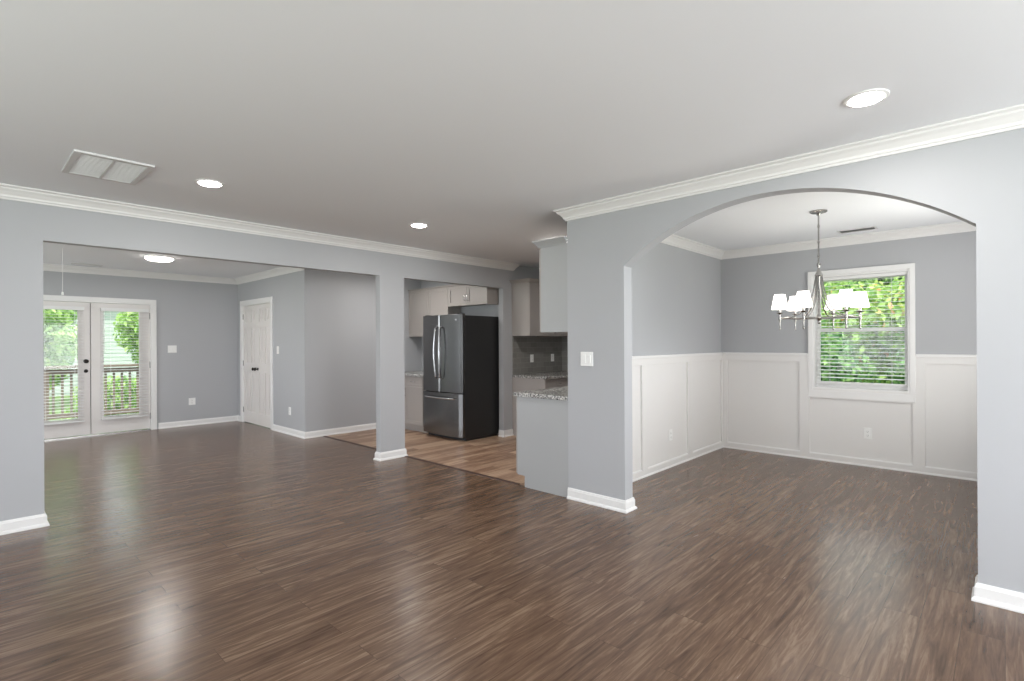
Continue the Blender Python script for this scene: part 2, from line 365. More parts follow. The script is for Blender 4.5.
# dining wainscot: a white backing, rails and stiles proud of it, a cap
g = .024
m = MB()
ys = [YR, .20, .22, .578, .678, 1.62, 1.722, 2.552, YD]
m.slab([YR, -.25, .50 - .0, .578, .678, 1.62, 1.722, 2.552, YD], [0, .07, .705, WZ0, 1.113, 1.20], {(1, 1), (1, 2), (1, 3), (6, 1), (6, 2), (6, 3), (4, 1), (4, 3), (4, 4), (2, 1), (2, 2), (2, 3)}, XD - g, XD - .004, 'x')
o1 = m.build('trim_5', 'panel', bevel=.001); struct(o1, 'white board and batten wainscot under the dining window')
m = MB(); m.slab([YR, WY0 - .02, WY1 + .02, YD], [0, WZ0 - .02, 1.21], {(1, 1)}, XD - .004, XD, 'x'); m.build('backing_board', 'panel', parent=o1)
m = MB(); m.box(XD - .036, XD, YR, WY0 - .048, 1.185, 1.212); m.box(XD - .036, XD, WY1 + .048, YD, 1.185, 1.212); m.build('cap_rail', 'trim', parent=o1, bevel=.003)
m = MB()
m.slab([XA2, 3.80, 4.647, 4.757, 5.68, 5.80, 6.655, XD - g], [0, .07, 1.117, 1.20], {(1, 1), (3, 1), (5, 1)}, YD - g, YD - .004)
o2 = m.build('trim_6', 'panel', bevel=.0015); struct(o2, 'white board and batten wainscot on the dining side wall')
MB().box(XA2, XD - .004, YD - .004, YD, 0, 1.21).build('backing_board', 'panel', parent=o2)
MB().box(XA2, XD - .004, YD - .036, YD, 1.185, 1.212).build('cap_rail', 'trim', parent=o2, bevel=.003)
m = MB(); m.slab([XA2, 3.85, 4.55, 4.65, 5.85, 5.95, 6.65, XD], [0, .07, .80, 1.113, 1.20], {(1, 1), (1, 2), (3, 1), (5, 1), (5, 2), (3, 3), (3, 2)}, YR, YR + g)
struct(m.build('trim_7', 'panel'))

# ------------------------------------------------------------------ dining window
def double_hung(name, cy, w_, z0, z1, X, label):
    """faces -X; local x runs to world -Y"""
    r = struct(empty(name, (X, cy, 0), FX), label); h = w_ / 2; c = .045
    m = MB(); m.slab([-h - c, -h, h, h + c], [z0 - .02, z0, z1, z1 + c + .01], {(1, 1), (1, 0)}, -.030, 0)
    m.build('window_casing', 'trim', r, bevel=.003)
    m = MB(); m.box(-h - c, h + c, -.028, 0, z0 - .10, z0 - .02); m.build('window_apron', 'trim', r, bevel=.003)
    m = MB(); m.slab([-h, -h + .018, h - .018, h], [z0 - .02, z0 + .012, z1 - .018, z1], {(1, 1)}, -.018, .15); m.build('window_frame', 'trim', r)
    zm = (z0 + z1) / 2 + .02; a = h - .018
    for nme, za, zb, y0 in (('lower_sash', z0 + .012, zm + .02, .075), ('upper_sash', zm - .02, z1 - .018, .105)):
        m = MB(); m.slab([-a, -a + .036, a - .036, a], [za, za + .045, zb - .04, zb], {(1, 1)}, y0, y0 + .028)
        sh = m.build(nme, 'trim', r, bevel=.002)
        MB().box(-a + .036, a - .036, y0 + .012, y0 + .016, za + .045, zb - .04).build('glass_pane', 'glass', sh)
    return r
double_hung('window_1', (WY0 + WY1) / 2, WY1 - WY0, WZ0, WZ1, XD, 'white double-hung window with blinds in the dining room')

def blind(loc, rz, w_, z0, z1, label, pitch=.042, depth=.046, tilt=8, cords=(.2, .8), hr=.05, wand=True):
    r = empty('window_blind', loc, rz, label, 'blind'); h = w_ / 2
    MB().box(-h, h, -.03, .03, z1 - hr, z1).build('head_rail', 'trim', r, bevel=.003)
    m = MB(); z = z1 - hr - pitch * .6; dz = depth / 2 * math.tan(R(tilt))
    while z > z0 + .03:
        m.bm.faces.ensure_lookup_table()
        for k in range(1):
            a = [m.bm.verts.new(p) for p in ((-h + .006, -depth / 2, z - dz), (h - .006, -depth / 2, z - dz), (h - .006, 0, z + .002), (-h + .006, 0, z + .002), (h - .006, depth / 2, z + dz), (-h + .006, depth / 2, z + dz))]
            b = [m.bm.verts.new(v.co + Vector((0, 0, .0022))) for v in a]
            for q4 in ((0, 1, 2, 3), (3, 2, 4, 5)):
                m.bm.faces.new([a[i] for i in q4]); m.bm.faces.new([b[i] for i in q4[::-1]])
            for i, j in ((0, 1), (1, 2), (2, 4), (4, 5), (5, 3), (3, 0)): m.bm.faces.new([a[i], a[j], b[j], b[i]])
        z -= pitch
    m.build('slats', 'blind', r)
    MB().box(-h + .004, h - .004, -.022, .022, z0, z0 + .022).build('bottom_rail', 'blind', r, bevel=.003)
    m = MB()
    for c in cords:
        for yy in (-.024, .024): m.tube([(-h + w_ * c, yy, z1 - hr), (-h + w_ * c, yy, z0 + .01)], .0013, 5)
    m.build('ladder_cord', 'blind', r)
    if wand: MB().tube([(-h + .04, -.034, z1 - hr + .01), (-h + .045, -.036, z0 + (z1 - z0) * .6)], .004, 8).build('tilt_wand', 'plastic', r)
    return r
blind((XD + .035, (WY0 + WY1) / 2, 0), FX, WY1 - WY0 - .045, .872, WZ1 - .019, 'white slatted blind lowered over the dining room window', pitch=.041, cords=(.16, .84), wand=False, hr=.036)

# added windows out of view, there to admit daylight: plain frames
def added_window(name, x0, x1, z0, z1, d0, d1, ax):
    m = MB(); xm = (x0 + x1) / 2
    m.slab([x0, x0 + .05, xm - .025, xm + .025, x1 - .05, x1], [z0, z0 + .05, z1 - .05, z1], {(1, 1), (3, 1)}, d0, d1, ax)
    return struct(m.build(name, 'trim'))
added_window('added_window_2', -.6, 3.0, .5, 2.2, YS - .06, YS - .02, 'y')
added_window('added_window_3', -.4, 3.2, .5, 2.2, XW - .06, XW - .02, 'x')
added_window('added_window_5', 6.2, 9.0, .5, 2.2, XW - .06, XW - .02, 'x')  # out of sight; added for the far room daylight
added_window('added_window_4', 4.55, 5.95, .85, 2.05, YR - .06, YR - .02, 'y')  # out of sight; added for the dining room daylight

# ------------------------------------------------------------------ glazed double doors
r = struct(empty('door_1', (0, YB, 0)), 'white glazed double doors opening on the deck')
c = .06
m = MB(); m.slab([DX0 - c, DX0, DX1, DX1 + c], [0, DZ, DZ + c], {(1, 0)}, -.02, 0); m.build('door_casing', 'trim', r, bevel=.003)
m = MB(); m.slab([DX0, DX0 + .02, DX1 - .02, DX1], [0, DZ - .02, DZ], {(1, 0)}, -.015, .15); m.build('door_jamb', 'trim', r)
MB().box(DX0 + .02, DX1 - .02, .0, .15, 0, .015).build('threshold', 'nickel', r)
def glazed_leaf(x0, x1, name='door_leaf'):
    gx0, gx1, gz0, gz1 = x0 + .145, x1 - .14, .26, 1.865
    m = MB(); m.slab([x0, gx0, gx1, x1], [.022, gz0, gz1, DZ - .024], {(1, 1)}, .015, .058)
    lf = m.build(name, 'door', r, bevel=.002)
    m = MB()
    for d0, d1 in ((.007, .020),):
        m.slab([gx0 - .03, gx0 + .006, gx1 - .006, gx1 + .03], [gz0 - .03, gz0 + .006, gz1 - .006, gz1 + .03], {(1, 1)}, d0, d1)
    m.build('glazing_bead', 'door', lf, bevel=.004)
    MB().box(gx0, gx1, .034, .040, gz0, gz1).build('glass_pane', 'glass', lf)
    return lf, gx0, gx1
xm = 1.335
la, a0, a1 = glazed_leaf(DX0 + .022, xm - .004)
lb, b0, b1 = glazed_leaf(xm + .004, DX1 - .022)
MB().box(xm - .02, xm + .02, .060, .070, .03, DZ - .03).build('astragal', 'slot', lb)  # dark colour stands in for the shade in the gap between leaves
for z in (.22, 1.03, 1.80):
    MB().box(DX1 - .03, DX1 - .018, .004, .016, z - .05, z + .05).build('hinge', 'nickel', r)
MB().lathe([(.030, 0), (.030, .008), (.016, .012), (.012, .03), (.020, .036), (.029, .045), (.029, .058), (.018, .066)], seg=18).build('knob', 'dark', la, loc=(xm - .055, .015, 1.11), smooth=True).rotation_euler.x = R(90)
MB().lathe([(.026, 0), (.026, .01), (.018, .016)], seg=18).build('deadbolt', 'dark', la, loc=(xm - .055, .015, .965), smooth=True).rotation_euler.x = R(90)
blind(((a0 + a1) / 2 + .02, YB - .04, 0), 0, .54, .225, 1.905, 'white slatted blind on the left leaf of the glazed doors', pitch=.043, tilt=5, wand=False)
blind(((b0 + b1) / 2 + .035, YB - .04, 0), 0, .60, .225, 1.905, 'white slatted blind on the right leaf of the glazed doors', pitch=.043, tilt=5)

# ------------------------------------------------------------------ closet double doors (face -X)
r = struct(empty('door_2', (XC, (CY0 + CY1) / 2, 0), FX), 'white six panel double closet doors')
h = (CY1 - CY0) / 2
m = MB(); m.slab([-h - .075, -h, h, h + .075], [0, CZ, CZ + .075], {(1, 0)}, -.018, 0); m.build('door_casing', 'trim', r, bevel=.003)
m = MB(); m.slab([-h, -h + .014, h - .014, h], [0, CZ - .014, CZ], {(1, 0)}, -.01, .1); m.build('door_jamb', 'trim', r)
for s_ in (-1, 1):
    x0, x1 = (-h + .017, -.0015) if s_ < 0 else (.0015, h - .017)
    ww = x1 - x0; st = .085; mu = .075; pw = (ww - 2 * st - mu) / 2
    us = [x0, x0 + st, x0 + st + pw, x0 + st + pw + mu, x1 - st, x1]; zz = [.012, .20, .88, 1.03, 1.62, 1.72, 1.93, CZ - .018]
    m = MB(); m.slab(us, zz, {(1, 1), (3, 1), (1, 3), (3, 3), (1, 5), (3, 5)}, .010, .045); lf = m.build('door_leaf', 'door', r, bevel=.003)
    m = MB()
    for i in (1, 3):
        for k in (1, 3, 5):
            m.box(us[i], us[i + 1], .022, .036, zz[k], zz[k + 1])
            m.box(us[i] + .026, us[i + 1] - .026, .013, .023, zz[k] + .026, zz[k + 1] - .026)
    m.build('raised_panel', 'door', lf, bevel=.006)
    MB().lathe([(.024, 0), (.024, .006), (.010, .010), (.010, .032), (.018, .036), (.027, .046), (.026, .058), (.014, .066)], seg=18).build('knob', 'dark', lf, loc=(s_ * .045, .010, .935), smooth=True).rotation_euler.x = R(90)
    for z in (.22, 1.02, 1.82):
        MB().box(s_ * (h - .018), s_ * (h - .004), -.002, .012, z - .045, z + .045).build('hinge', 'nickel', lf)

# ------------------------------------------------------------------ cabinets
def shaker(m, x0, x1, z0, z1, y, t=.02, fr=.055, rec=.009):
    """shaker front; outer face at y - t"""
    if z1 - z0 < .2: fr = .03
    m.slab([x0, x0 + fr, x1 - fr, x1], [z0, z0 + fr, z1 - fr, z1], {(1, 1)}, y - t, y)
    m.box(x0 + fr - .001, x1 - fr + .001, y - t + rec, y - .002, z0 + fr - .001, z1 - fr + .001)
    return m
def pull(parent, x, y, z, vert=True, L=.10):
    m = MB()
    d = (0, 0, L / 2) if vert else (L / 2, 0, 0)
    a = Vector((x, y, z)) - Vector(d); b = Vector((x, y, z)) + Vector(d); out = Vector((0, -.028, 0))
    m.tube([a, a + out * .7, a + out + (b - a) * .12, b + out - (b - a) * .12, b + out * .7, b], .005, 8)
    return m.build('handle', 'handle', parent, smooth=True)
def base_cab(loc, rz, w_, dep, h, label, doors=2, drawer=True, end=None, group=None, endmat='cabend', toe=.09):
    """local: front at y=-dep, back y=0, x 0..w"""
    r = empty('base_cabinet', loc, rz, label, 'kitchen cabinet', group)
    tz = .105; t = .018
    m = MB(); m.box(t, w_ - t, -dep, 0, tz, h); m.build('carcass', 'cab', r)
    MB().box(t, w_ - t, -dep + toe, -dep + toe + .015, 0, tz).build('toe_kick', 'cab', r)
    prof = [(0, 0), (0, h), (-dep, h), (-dep, tz), (-dep + toe, tz), (-dep + toe, 0)]
    MB().prism(prof, 0, t, 'x').build('side_panel', endmat if end == 'left' else 'cab', r)
    MB().prism(prof, w_ - t, w_, 'x').build('side_panel', endmat if end == 'right' else 'cab', r)
    zt_ = h - .012
    if drawer:
        dr = w_ / doors if doors else w_
        for i in range(doors):
            d_ = shaker(MB(), i * dr + .004, (i + 1) * dr - .004, zt_ - .14, zt_, -dep).build('drawer_front', 'cab', r, bevel=.0015)
            pull(d_, (i + .5) * dr, -dep - .02, zt_ - .07, False)
        zt_ -= .148
    dr = w_ / doors
    for i in range(doors):
        d_ = shaker(MB(), i * dr + .004, (i + 1) * dr - .004, tz + .01, zt_, -dep).build('cabinet_door', 'cab', r, bevel=.0015)
        xx = (i + 1) * dr - .035 if i % 2 == 0 else i * dr + .035
        pull(d_, xx, -dep - .02, zt_ - .09, True)
    return r
def wall_cab(loc, rz, w_, dep, z0, z1, label, doors=2, end=None, crown=.06, group=None, cl=0, cr=0, endmat='cabend', hz=None, crp=.05, crmat='cab'):
    r = empty('wall_cabinet', loc, rz, label, 'kitchen cabinet', group); t = .018
    MB().box(t, w_ - t, -dep, 0, z0 + .012, z1).build('carcass', 'cab', r)
    MB().box(0, t, -dep, 0, z0, z1).build('side_panel', endmat if end == 'left' else 'cab', r)
    MB().box(w_ - t, w_, -dep, 0, z0, z1).build('side_panel', endmat if end == 'right' else 'cab', r)
    dr = w_ / doors
    for i in range(doors):
        d_ = shaker(MB(), i * dr + .003, (i + 1) * dr - .003, z0 + .003, z1 - .006, -dep).build('cabinet_door', 'cab', r, bevel=.0015)
        xx = (i + 1) * dr - .03 if i % 2 == 0 else i * dr + .03
        pull(d_, xx, -dep - .02, (z0 + .09) if hz is None else hz, True, .09)
    if crown:
        pr = [(0, z1), (.006, z1), (.010, z1 + .012), (crp * .5, z1 + crown * .45), (crp, z1 + crown * .85), (crp, z1 + crown), (0, z1 + crown)]
        D = -dep - .02
        path = ([(w_, 0)] if cr else []) + [(w_, D), (0, D)] + ([(0, 0)] if cl else [])
        # travel so that left is outward: front faces -y, travel -x has left = -y
        MB().sweep(pr, path).build('crown', crmat, r)
        MB().box(.0, w_, D, 0, z1, z1 + .012).build('top_board', 'cab', r)
    return r
HB = .845
# near run: along the dining partition, faces +Y (rz = pi: local x runs to -X)
wb = (XD - XA - .003) / 3
for i, lab in enumerate(('grey base cabinet with the bare end panel beside the arch pier', 'middle base cabinet of the run behind the arch pier', 'last base cabinet of the run behind the arch pier, by the end wall')):
    base_cab((XA + .001 + wb * (i + 1), YK + .001, 0), pi, wb, .60, HB, lab, 2, end='right' if i == 0 else None)
MB().box(-.02, XD - XA - .003, 0, .635, 0, .036).build('countertop', 'granite', loc=(XA, YK + .001, HB), bevel=.004)
tag(bpy.data.objects['countertop'], 'speckled granite countertop ending beside the arch pier', 'countertop')
for i, lab in enumerate(('grey wall cabinet hanging beside the arch pier, plain side towards us', 'wall cabinet behind the one beside the arch pier', 'last wall cabinet of the run behind the arch pier')):
    wall_cab((XA + .001 + wb * (i + 1), YK + .001, 0), pi, wb, .300, 1.442, 2.205, lab, 2, end='right' if i == 0 else None, cr=(i == 0), crown=.062, crp=.044, crmat='cabend')
# far run on the wall line: faces -Y
w2 = (XD - 5.53) / 2 - .001
for i, lab in enumerate(('base cabinet under the backsplash, seen past the arch pier', 'base cabinet under the backsplash, hidden corner unit by the end wall')):
    base_cab((5.53 + w2 * i, YL - .001, 0), 0, w2, .60, HB, lab, 1, end='left' if i == 0 else None, endmat='cab')
o = MB().box(-.012, XD - 5.531, -.64, 0, 0, .036).build('countertop', 'granite', loc=(5.53, YL - .013, HB), bevel=.004)
tag(o, 'dark granite countertop below the grey tile backsplash', 'countertop')
for i, lab in enumerate(('greige wall cabinet above the backsplash, right of the refrigerator wall', 'greige wall cabinet above the backsplash, farther right one')):
    wall_cab((5.53 + w2 * i, YL - .001, 0), 0, w2, .325, 1.445, 2.205, lab, 1, cl=(i == 0), crown=.05)
bs = MB().box(5.54, XD, YL - .012, YL, HB + .036, 1.4448).build('trim_8', 'tile'); struct(bs, 'grey subway tile backsplash')
struct(MB().box(XD - .012, XD, 3.40, YL - .012, HB + .036, 1.4448).build('trim_9', 'tile'))
# nook: beside the refrigerator, faces -X
base_cab((5.419, YC - .002, 0), FX, .94, .665, HB, 'greige base cabinet left of the refrigerator', 2, toe=.06)
o = MB().box(0, .955, -.70, 0, 0, .036).build('countertop', 'granite', loc=(5.419, YC - .002, HB), rz=FX, bevel=.004)
tag(o, 'dark granite countertop left of the refrigerator', 'countertop')
wall_cab((5.419, YC - .002, 0), FX, 1.02, .24, 1.455, 2.215, 'greige two-door wall cabinet left of the refrigerator', 2, crown=.022, crp=.018)
wall_cab((5.419, YC - 1.024, 0), FX, .87, .24, 1.905, 2.215, 'short greige wall cabinet above the refrigerator', 2, crown=.022, hz=2.02, crp=.018)

# ------------------------------------------------------------------ refrigerator (faces -X)
FW, FD, FH = .88, .66, 1.745
r = empty('refrigerator', (5.40, 6.235, 0), FX, 'stainless steel french door refrigerator with black sides', 'refrigerator')
MB().box(.004, FW - .004, -FD + .005, 0, .035, FH - .015).build('body', 'black', r, bevel=.006)
MB().box(.02, FW - .02, -FD + .03, -.03, 0, .045).build('base_grille', 'black', r)
def front(x0, x1, z0, z1, name, bow0, bow1):
    """door with its outer face bowed: depth offsets bow0 at x0, bow1 at x1 following the whole curve"""
    n = 14; pts = []
    for i in range(n + 1):
        x = x0 + (x1 - x0) * i / n; u = (x / FW) * 2 - 1
        d = .052 + .030 * (1 - abs(u) ** 2.4)
        e = min(x - x0, x1 - x)
        if e < .012: d -= (.012 - e) * .8
        pts.append((x, -FD - d))
    poly = [(x0, -FD)] + pts + [(x1, -FD)]
    return MB().prism(poly, z0, z1, 'z').build(name, 'steel', r, bevel=.003)
zsm = .655
dl = front(.002, FW / 2 - .003, zsm + .006, FH, 'fridge_door', 0, 0); dr_ = front(FW / 2 + .003, FW - .002, zsm + .006, FH, 'fridge_door', 0, 0)
fz = front(.002, FW - .002, .055, zsm - .006, 'freezer_drawer', 0, 0)
for s_, d_ in ((-1, dl), (1, dr_)):
    x = FW / 2 + s_ * .045; y = -FD - .08
    pts = [(x, y, .85), (x, y - .035, .87)] + [(x + s_ * .012 * sin(pi * t), y - .045 - .022 * sin(pi * t), .87 + .69 * t) for t in [i / 10 for i in range(11)]] + [(x, y - .035, 1.56), (x, y, 1.58)]
    MB().tube(pts, .013, 10).build('door_handle', 'handle', d_, smooth=True)
y = -FD - .075
pts = [(.13, y + .01, .575), (.13, y - .02, .578)] + [(.13 + .62 * t, y - .034 - .025 * sin(pi * t), .582) for t in [i / 10 for i in range(11)]] + [(.75, y - .02, .578), (.75, y + .01, .575)]
MB().tube(pts, .013, 10).build('drawer_handle', 'handle', fz, smooth=True)
for x in (.05, FW - .11): MB().box(x, x + .06, -FD - .04, -FD + .05, FH - .016, FH + .012).build('hinge_cover', 'black', r, bevel=.004)
MB().box(.74, .79, -FD - .0685, -FD - .060, FH - .085, FH - .065).build('badge', 'handle', dr_)

# ------------------------------------------------------------------ chandelier
CX, CY_ = 5.19, 1.18
r = empty('chandelier', (CX, CY_, 0), 0, 'brushed nickel chandelier with six lit white shades over the dining room', 'chandelier')
MB().lathe([(.068, ZC - .001), (.068, ZC - .010), (.055, ZC - .018), (.02, ZC - .024), (.012, ZC - .04)], seg=28).build('canopy', 'nickel', r, smooth=True)
m = MB(); m.tube([(0, 0, ZC - .03), (0, 0, 2.03)], .0065, 10)
for z in (2.36, 2.22, 2.10): m.lathe([(.0065, z - .012), (.010, z - .008), (.010, z + .008), (.0065, z + .012)], seg=12)
m.build('rod', 'nickel', r, smooth=True)
MB().lathe([(.004, 2.045), (.012, 2.04), (.017, 2.022), (.010, 2.0), (.008, 1.985), (.014, 1.975), (.020, 1.955), (.030, 1.935), (.032, 1.925), (.012, 1.918), (.009, 1.90), (.009, 1.59), (.016, 1.58), (.026, 1.565), (.028, 1.55), (.018, 1.535), (.012, 1.52), (.014, 1.512), (.004, 1.50)], seg=20).build('stem', 'nickel', r, smooth=True)
RA = .308
latx, laty = sin(yaw), -cos(yaw); towx, towy = -cos(yaw), -sin(yaw)
for k, ang in enumerate((22, 82, 142, 202, 262, 322)):
    a = R(ang); dx = latx * cos(a) + towx * sin(a); dy = laty * cos(a) + towy * sin(a)
    P = lambda rr, z: (rr * dx, rr * dy, z)
    m = MB()
    m.tube([P(.02, 1.552), P(.15, 1.552), P(RA, 1.556)], .0075, 8)
    m.tube([P(.022, 1.93), P(.032, 1.86), P(.045, 1.78), P(.068, 1.70), P(.105, 1.635), P(.155, 1.590), P(.215, 1.566), P(RA - .03, 1.558)], .0058, 8)
    arm = m.build('arm', 'nickel', r, smooth=True)
    cx_, cy_ = RA * dx, RA * dy
    MB().lathe([(.003, 1.450), (.008, 1.456), (.009, 1.464), (.006, 1.472), (.0065, 1.53), (.012, 1.545), (.012, 1.565), (.008, 1.58), (.010, 1.592), (.026, 1.600), (.029, 1.606), (.012, 1.608), (.011, 1.70)], cx_, cy_, 14).build('candle_cup', 'nickel', arm, smooth=True)
    m = MB(); seg = 24; rings = []
    for rr, z in ((.069, 1.638), (.044, 1.770), (.0425, 1.770), (.0675, 1.638)):
        rings.append([m.bm.verts.new((cx_ + rr * cos(2 * pi * i / seg), cy_ + rr * sin(2 * pi * i / seg), z)) for i in range(seg)])
    for i in range(4):
        A, B = rings[i], rings[(i + 1) % 4]
        for j in range(seg): m.bm.faces.new([A[j], A[(j + 1) % seg], B[(j + 1) % seg], B[j]])
    m.build('lamp_shade', 'shade', arm, smooth=True)
    MB().lathe([(.009, 1.69), (.016, 1.70), (.019, 1.715), (.013, 1.735), (.004, 1.745)], cx_, cy_, 12).build('bulb', 'lamp2', arm, smooth=True)

# ------------------------------------------------------------------ ceiling lights
def can(x, y, label, pw=9):
    r = empty('recessed_light', (x, y, 0), 0, label, 'ceiling light', 'recessed ceiling lights of the living room')
    MB().lathe([(.092, ZC), (.092, ZC - .004), (.083, ZC - .008), (.072, ZC - .006), (.070, ZC - .002)], seg=32).build('trim_ring', 'plastic', r, smooth=True)
    MB().lathe([(.070, ZC - .005), (.066, ZC - .012), (.04, ZC - .015), (.002, ZC - .016)], seg=32).build('lens', 'lamp', r, smooth=True)
    light('recessed_lamp', 'AREA', (x, y, ZC - .03), (0, 0, 0), pw, (1, .97, .93), .12, shape='DISK')
can(1.224, 4.091, 'lit recessed ceiling light beside the air return grille')
can(3.058, 4.113, 'lit recessed ceiling light nearest the kitchen')
can(2.935, .467, 'lit recessed ceiling light above the arch at upper right')
def flush(x, y, label, pw, rr=.165):
    r = empty('flush_light', (x, y, 0), 0, label, 'ceiling light')
    MB().lathe([(rr, ZC), (rr, ZC - .012), (rr - .01, ZC - .018)], seg=36).build('trim_ring', 'plastic', r, smooth=True)
    MB().lathe([(rr - .01, ZC - .014), (rr - .012, ZC - .030), (rr - .04, ZC - .045), (rr * .4, ZC - .054), (.002, ZC - .056)], seg=36).build('diffuser', 'lamp2', r, smooth=True)
    light('flush_lamp', 'AREA', (x, y, ZC - .07), (0, 0, 0), pw, (1, .97, .93), .3, shape='DISK')
flush(1.80, 8.03, 'lit round flush light on the far room ceiling', 14)
flush(4.64, 3.62, 'lit round kitchen ceiling light behind the hanging cabinet', 13)
flush(4.30, 6.25, 'added round ceiling light brightening the refrigerator nook, unseen behind the header', 13)  # added lamp, never in view, lifts the light in the nook

# ------------------------------------------------------------------ vents
r = empty('return_grille', (.663, 4.215, ZC), 0, 'large white air return grille on the living room ceiling', 'vent')
MB().slab([-.20, -.165, -.008, .008, .165, .20], [-.275, -.24, .24, .275], {(1, 1), (3, 1)}, -.012, 0, 'z').build('frame', 'grille', r, bevel=.002)
MB().box(-.168, -.006, -.243, .243, -.004, -.001).build('filter_panel', 'filter', r)
MB().box(.006, .168, -.243, .243, -.004, -.001).build('filter_panel', 'filter', r)
m = MB()
for i in range(18):
    yy = -.235 + i * .0276
    for a, b in ((-.165, -.008), (.008, .165)): m.box(a, b, yy, yy + .003, -.009, -.004)
m.build('grille_bars', 'grille', r)
def register(loc, rz, L_, W_, label, name='ceiling_vent'):
    r = empty(name, loc, rz, label, 'vent')
    a, b = L_ / 2, W_ / 2
    MB().slab([-a, -a + .02, a - .02, a], [-b, -b + .02, b - .02, b], {(1, 1)}, -.008, 0, 'z').build('frame', 'grille', r, bevel=.002)
    MB().box(-a + .018, a - .018, -b + .018, b - .018, -.002, -.0005).build('duct_opening', 'duct', r)
    m = MB(); n = max(3, int((W_ - .04) / .016))
    for i in range(n):
        yy = -b + .024 + i * (W_ - .048) / (n - 1)
        m.prism([(yy - .005, -.0025), (yy - .004, -.0025), (yy + .005, -.0075), (yy + .004, -.0075)], -a + .02, a - .02, 'x')
    m.build('louvres', 'grille', r)
    return r
register((6.34, 1.09, ZC), R(90), .34, .16, 'white air vent on the dining room ceiling near the window')
register((1.25, 9.45, ZC), 0, .34, .16, 'white air vent on the far room ceiling above the glazed doors')

# ------------------------------------------------------------------ switches and outlets
def plate(loc, rz, w_, h_, kind, label, n=1, cat=None):
    r = empty('light_switch' if kind == 'switch' else 'power_outlet', loc, rz, label, cat or ('switch' if kind == 'switch' else 'outlet'))
    MB().box(-w_ / 2, w_ / 2, -.006, 0, -h_ / 2, h_ / 2).build('cover_plate', 'plastic', r, bevel=.002)
    p = .046
    for i in range(n):
        x = (i - (n - 1) / 2) * p
        if kind == 'switch':
            o = MB().box(x - .016, x + .016, -.010, -.0055, -.033, .033).build('rocker', 'plastic', r, bevel=.001)
        else:
            for z in (-.021, .021):
                o = MB().box(x - .016, x + .016, -.0085, -.0055, z - .016, z + .016).build('socket', 'plastic', r, bevel=.002)
                mm = MB()
                for xx in (-.007, .005): mm.box(x + xx, x + xx + .002, -.0090, -.0084, z - .005, z + .006)
                mm.box(x - .002, x + .002, -.0090, -.0084, z - .013, z - .009)
                mm.build('slots', 'slot', o)
    return r
plate((XA, 2.548, 1.21), FX, .125, .118, 'switch', 'white double light switch on the arch pier', 2)
plate((2.375, YB, 1.275), 0, .125, .118, 'switch', 'white double light switch on the far wall beside the glazed doors', 2)
plate((2.656, YB, .40), 0, .10, .115, 'outlet', 'white power outlet low on the far wall')
plate((XC, 8.149, 1.255), FX, .075, .118, 'switch', 'white light switch beside the closet doors', 1)
plate((XC, 7.734, .35), FX, .075, .118, 'outlet', 'white power outlet low right of the closet doors')
plate((XD - .004, 1.065, .355), FX, .075, .118, 'outlet', 'white power outlet in the panel under the dining window')
plate((5.28, YD - .004, .34), 0, .075, .118, 'outlet', 'white power outlet in the left dining wainscot')
plate((5.955, YL - .012, 1.11), 0, .075, .118, 'outlet', 'white power outlet on the tile backsplash, left one')
plate((6.45, YL - .012, 1.11), 0, .075, .118, 'outlet', 'white power outlet on the tile backsplash, right one')
# attic pull cord
r = empty('pull_cord', (.84, 8.1, 0), 0, 'thin white attic pull cord hanging in the far room', 'cord')
MB().tube([(0, 0, ZC), (.002, 0, 2.2), (0, 0, 1.99)], .0025, 6).build('string', 'plastic', r, smooth=True)
MB().lathe([(.003, 1.985), (.009, 1.975), (.012, 1.95), (.010, 1.942)], seg=12).build('toggle', 'plastic', r, smooth=True)

# ------------------------------------------------------------------ outdoors
o = MB().box(-60, 70, -40, 90, -.75, -.65).build('lawn', 'grass'); struct(o, 'green ground outside')
m = MB()
for i in range(17): m.box(-2.5, 5.5, YB + .17 + i * .145, YB + .17 + i * .145 + .138, -.08, -.05)
dk = tag(m.build('deck', 'deck'), 'weathered grey wooden deck outside the glazed doors', 'deck')
MB().box(-2.5, 5.5, YB + .2, YB + .24, -.70, -.08).build('joist', 'rail', dk); MB().box(-2.5, 5.5, YB + 2.55, YB + 2.59, -.70, -.08).build('joist', 'rail', dk)
r = empty('deck_railing', (0, YB + 2.5, -.05), 0, 'brown wooden railing with vertical balusters along the deck edge', 'railing')
MB().box(-2.5, 5.5, -.07, .07, .98, 1.02).build('top_rail', 'rail', r); MB().box(-2.5, 5.5, -.02, .02, .88, .96).build('sub_rail', 'rail', r); MB().box(-2.5, 5.5, -.02, .02, .08, .16).build('bottom_rail', 'rail', r)
for x in (-2.4, -.2, 1.0, 3.2, 5.4): MB().box(x, x + .09, -.045, .045, 0, 1.0).build('post', 'rail', r)
bal = MB().box(-.018, .018, .02, .055, .08, .96).build('baluster', 'rail', r, loc=(-.1, 0, 0))
for i in range(1, 28):
    b = bal.copy(); COL.objects.link(b); b.parent = r; b.location = (-.1 + i * .125, 0, 0)
# neighbour house
r = empty('house', (5.0, 27, -.65), 0, 'white sided neighbouring house beyond the deck', 'house')
m = MB(); m.box(-3.6, 1.2, 0, 5, 0, 4.2)
m.build('wall', 'siding', r)
m = MB()
for i in range(26): m.prism([(-.012, .1 + i * .155), (0, .1 + i * .155 + .15), (0, .1 + i * .155)], -3.6, 1.2, 'x')
m.build('siding_boards', 'siding', r)
MB().prism([(-.5, 4.2), (2.5, 5.8), (5.5, 4.2)], -3.9, 1.5, 'x').build('roof', 'shingle', r)

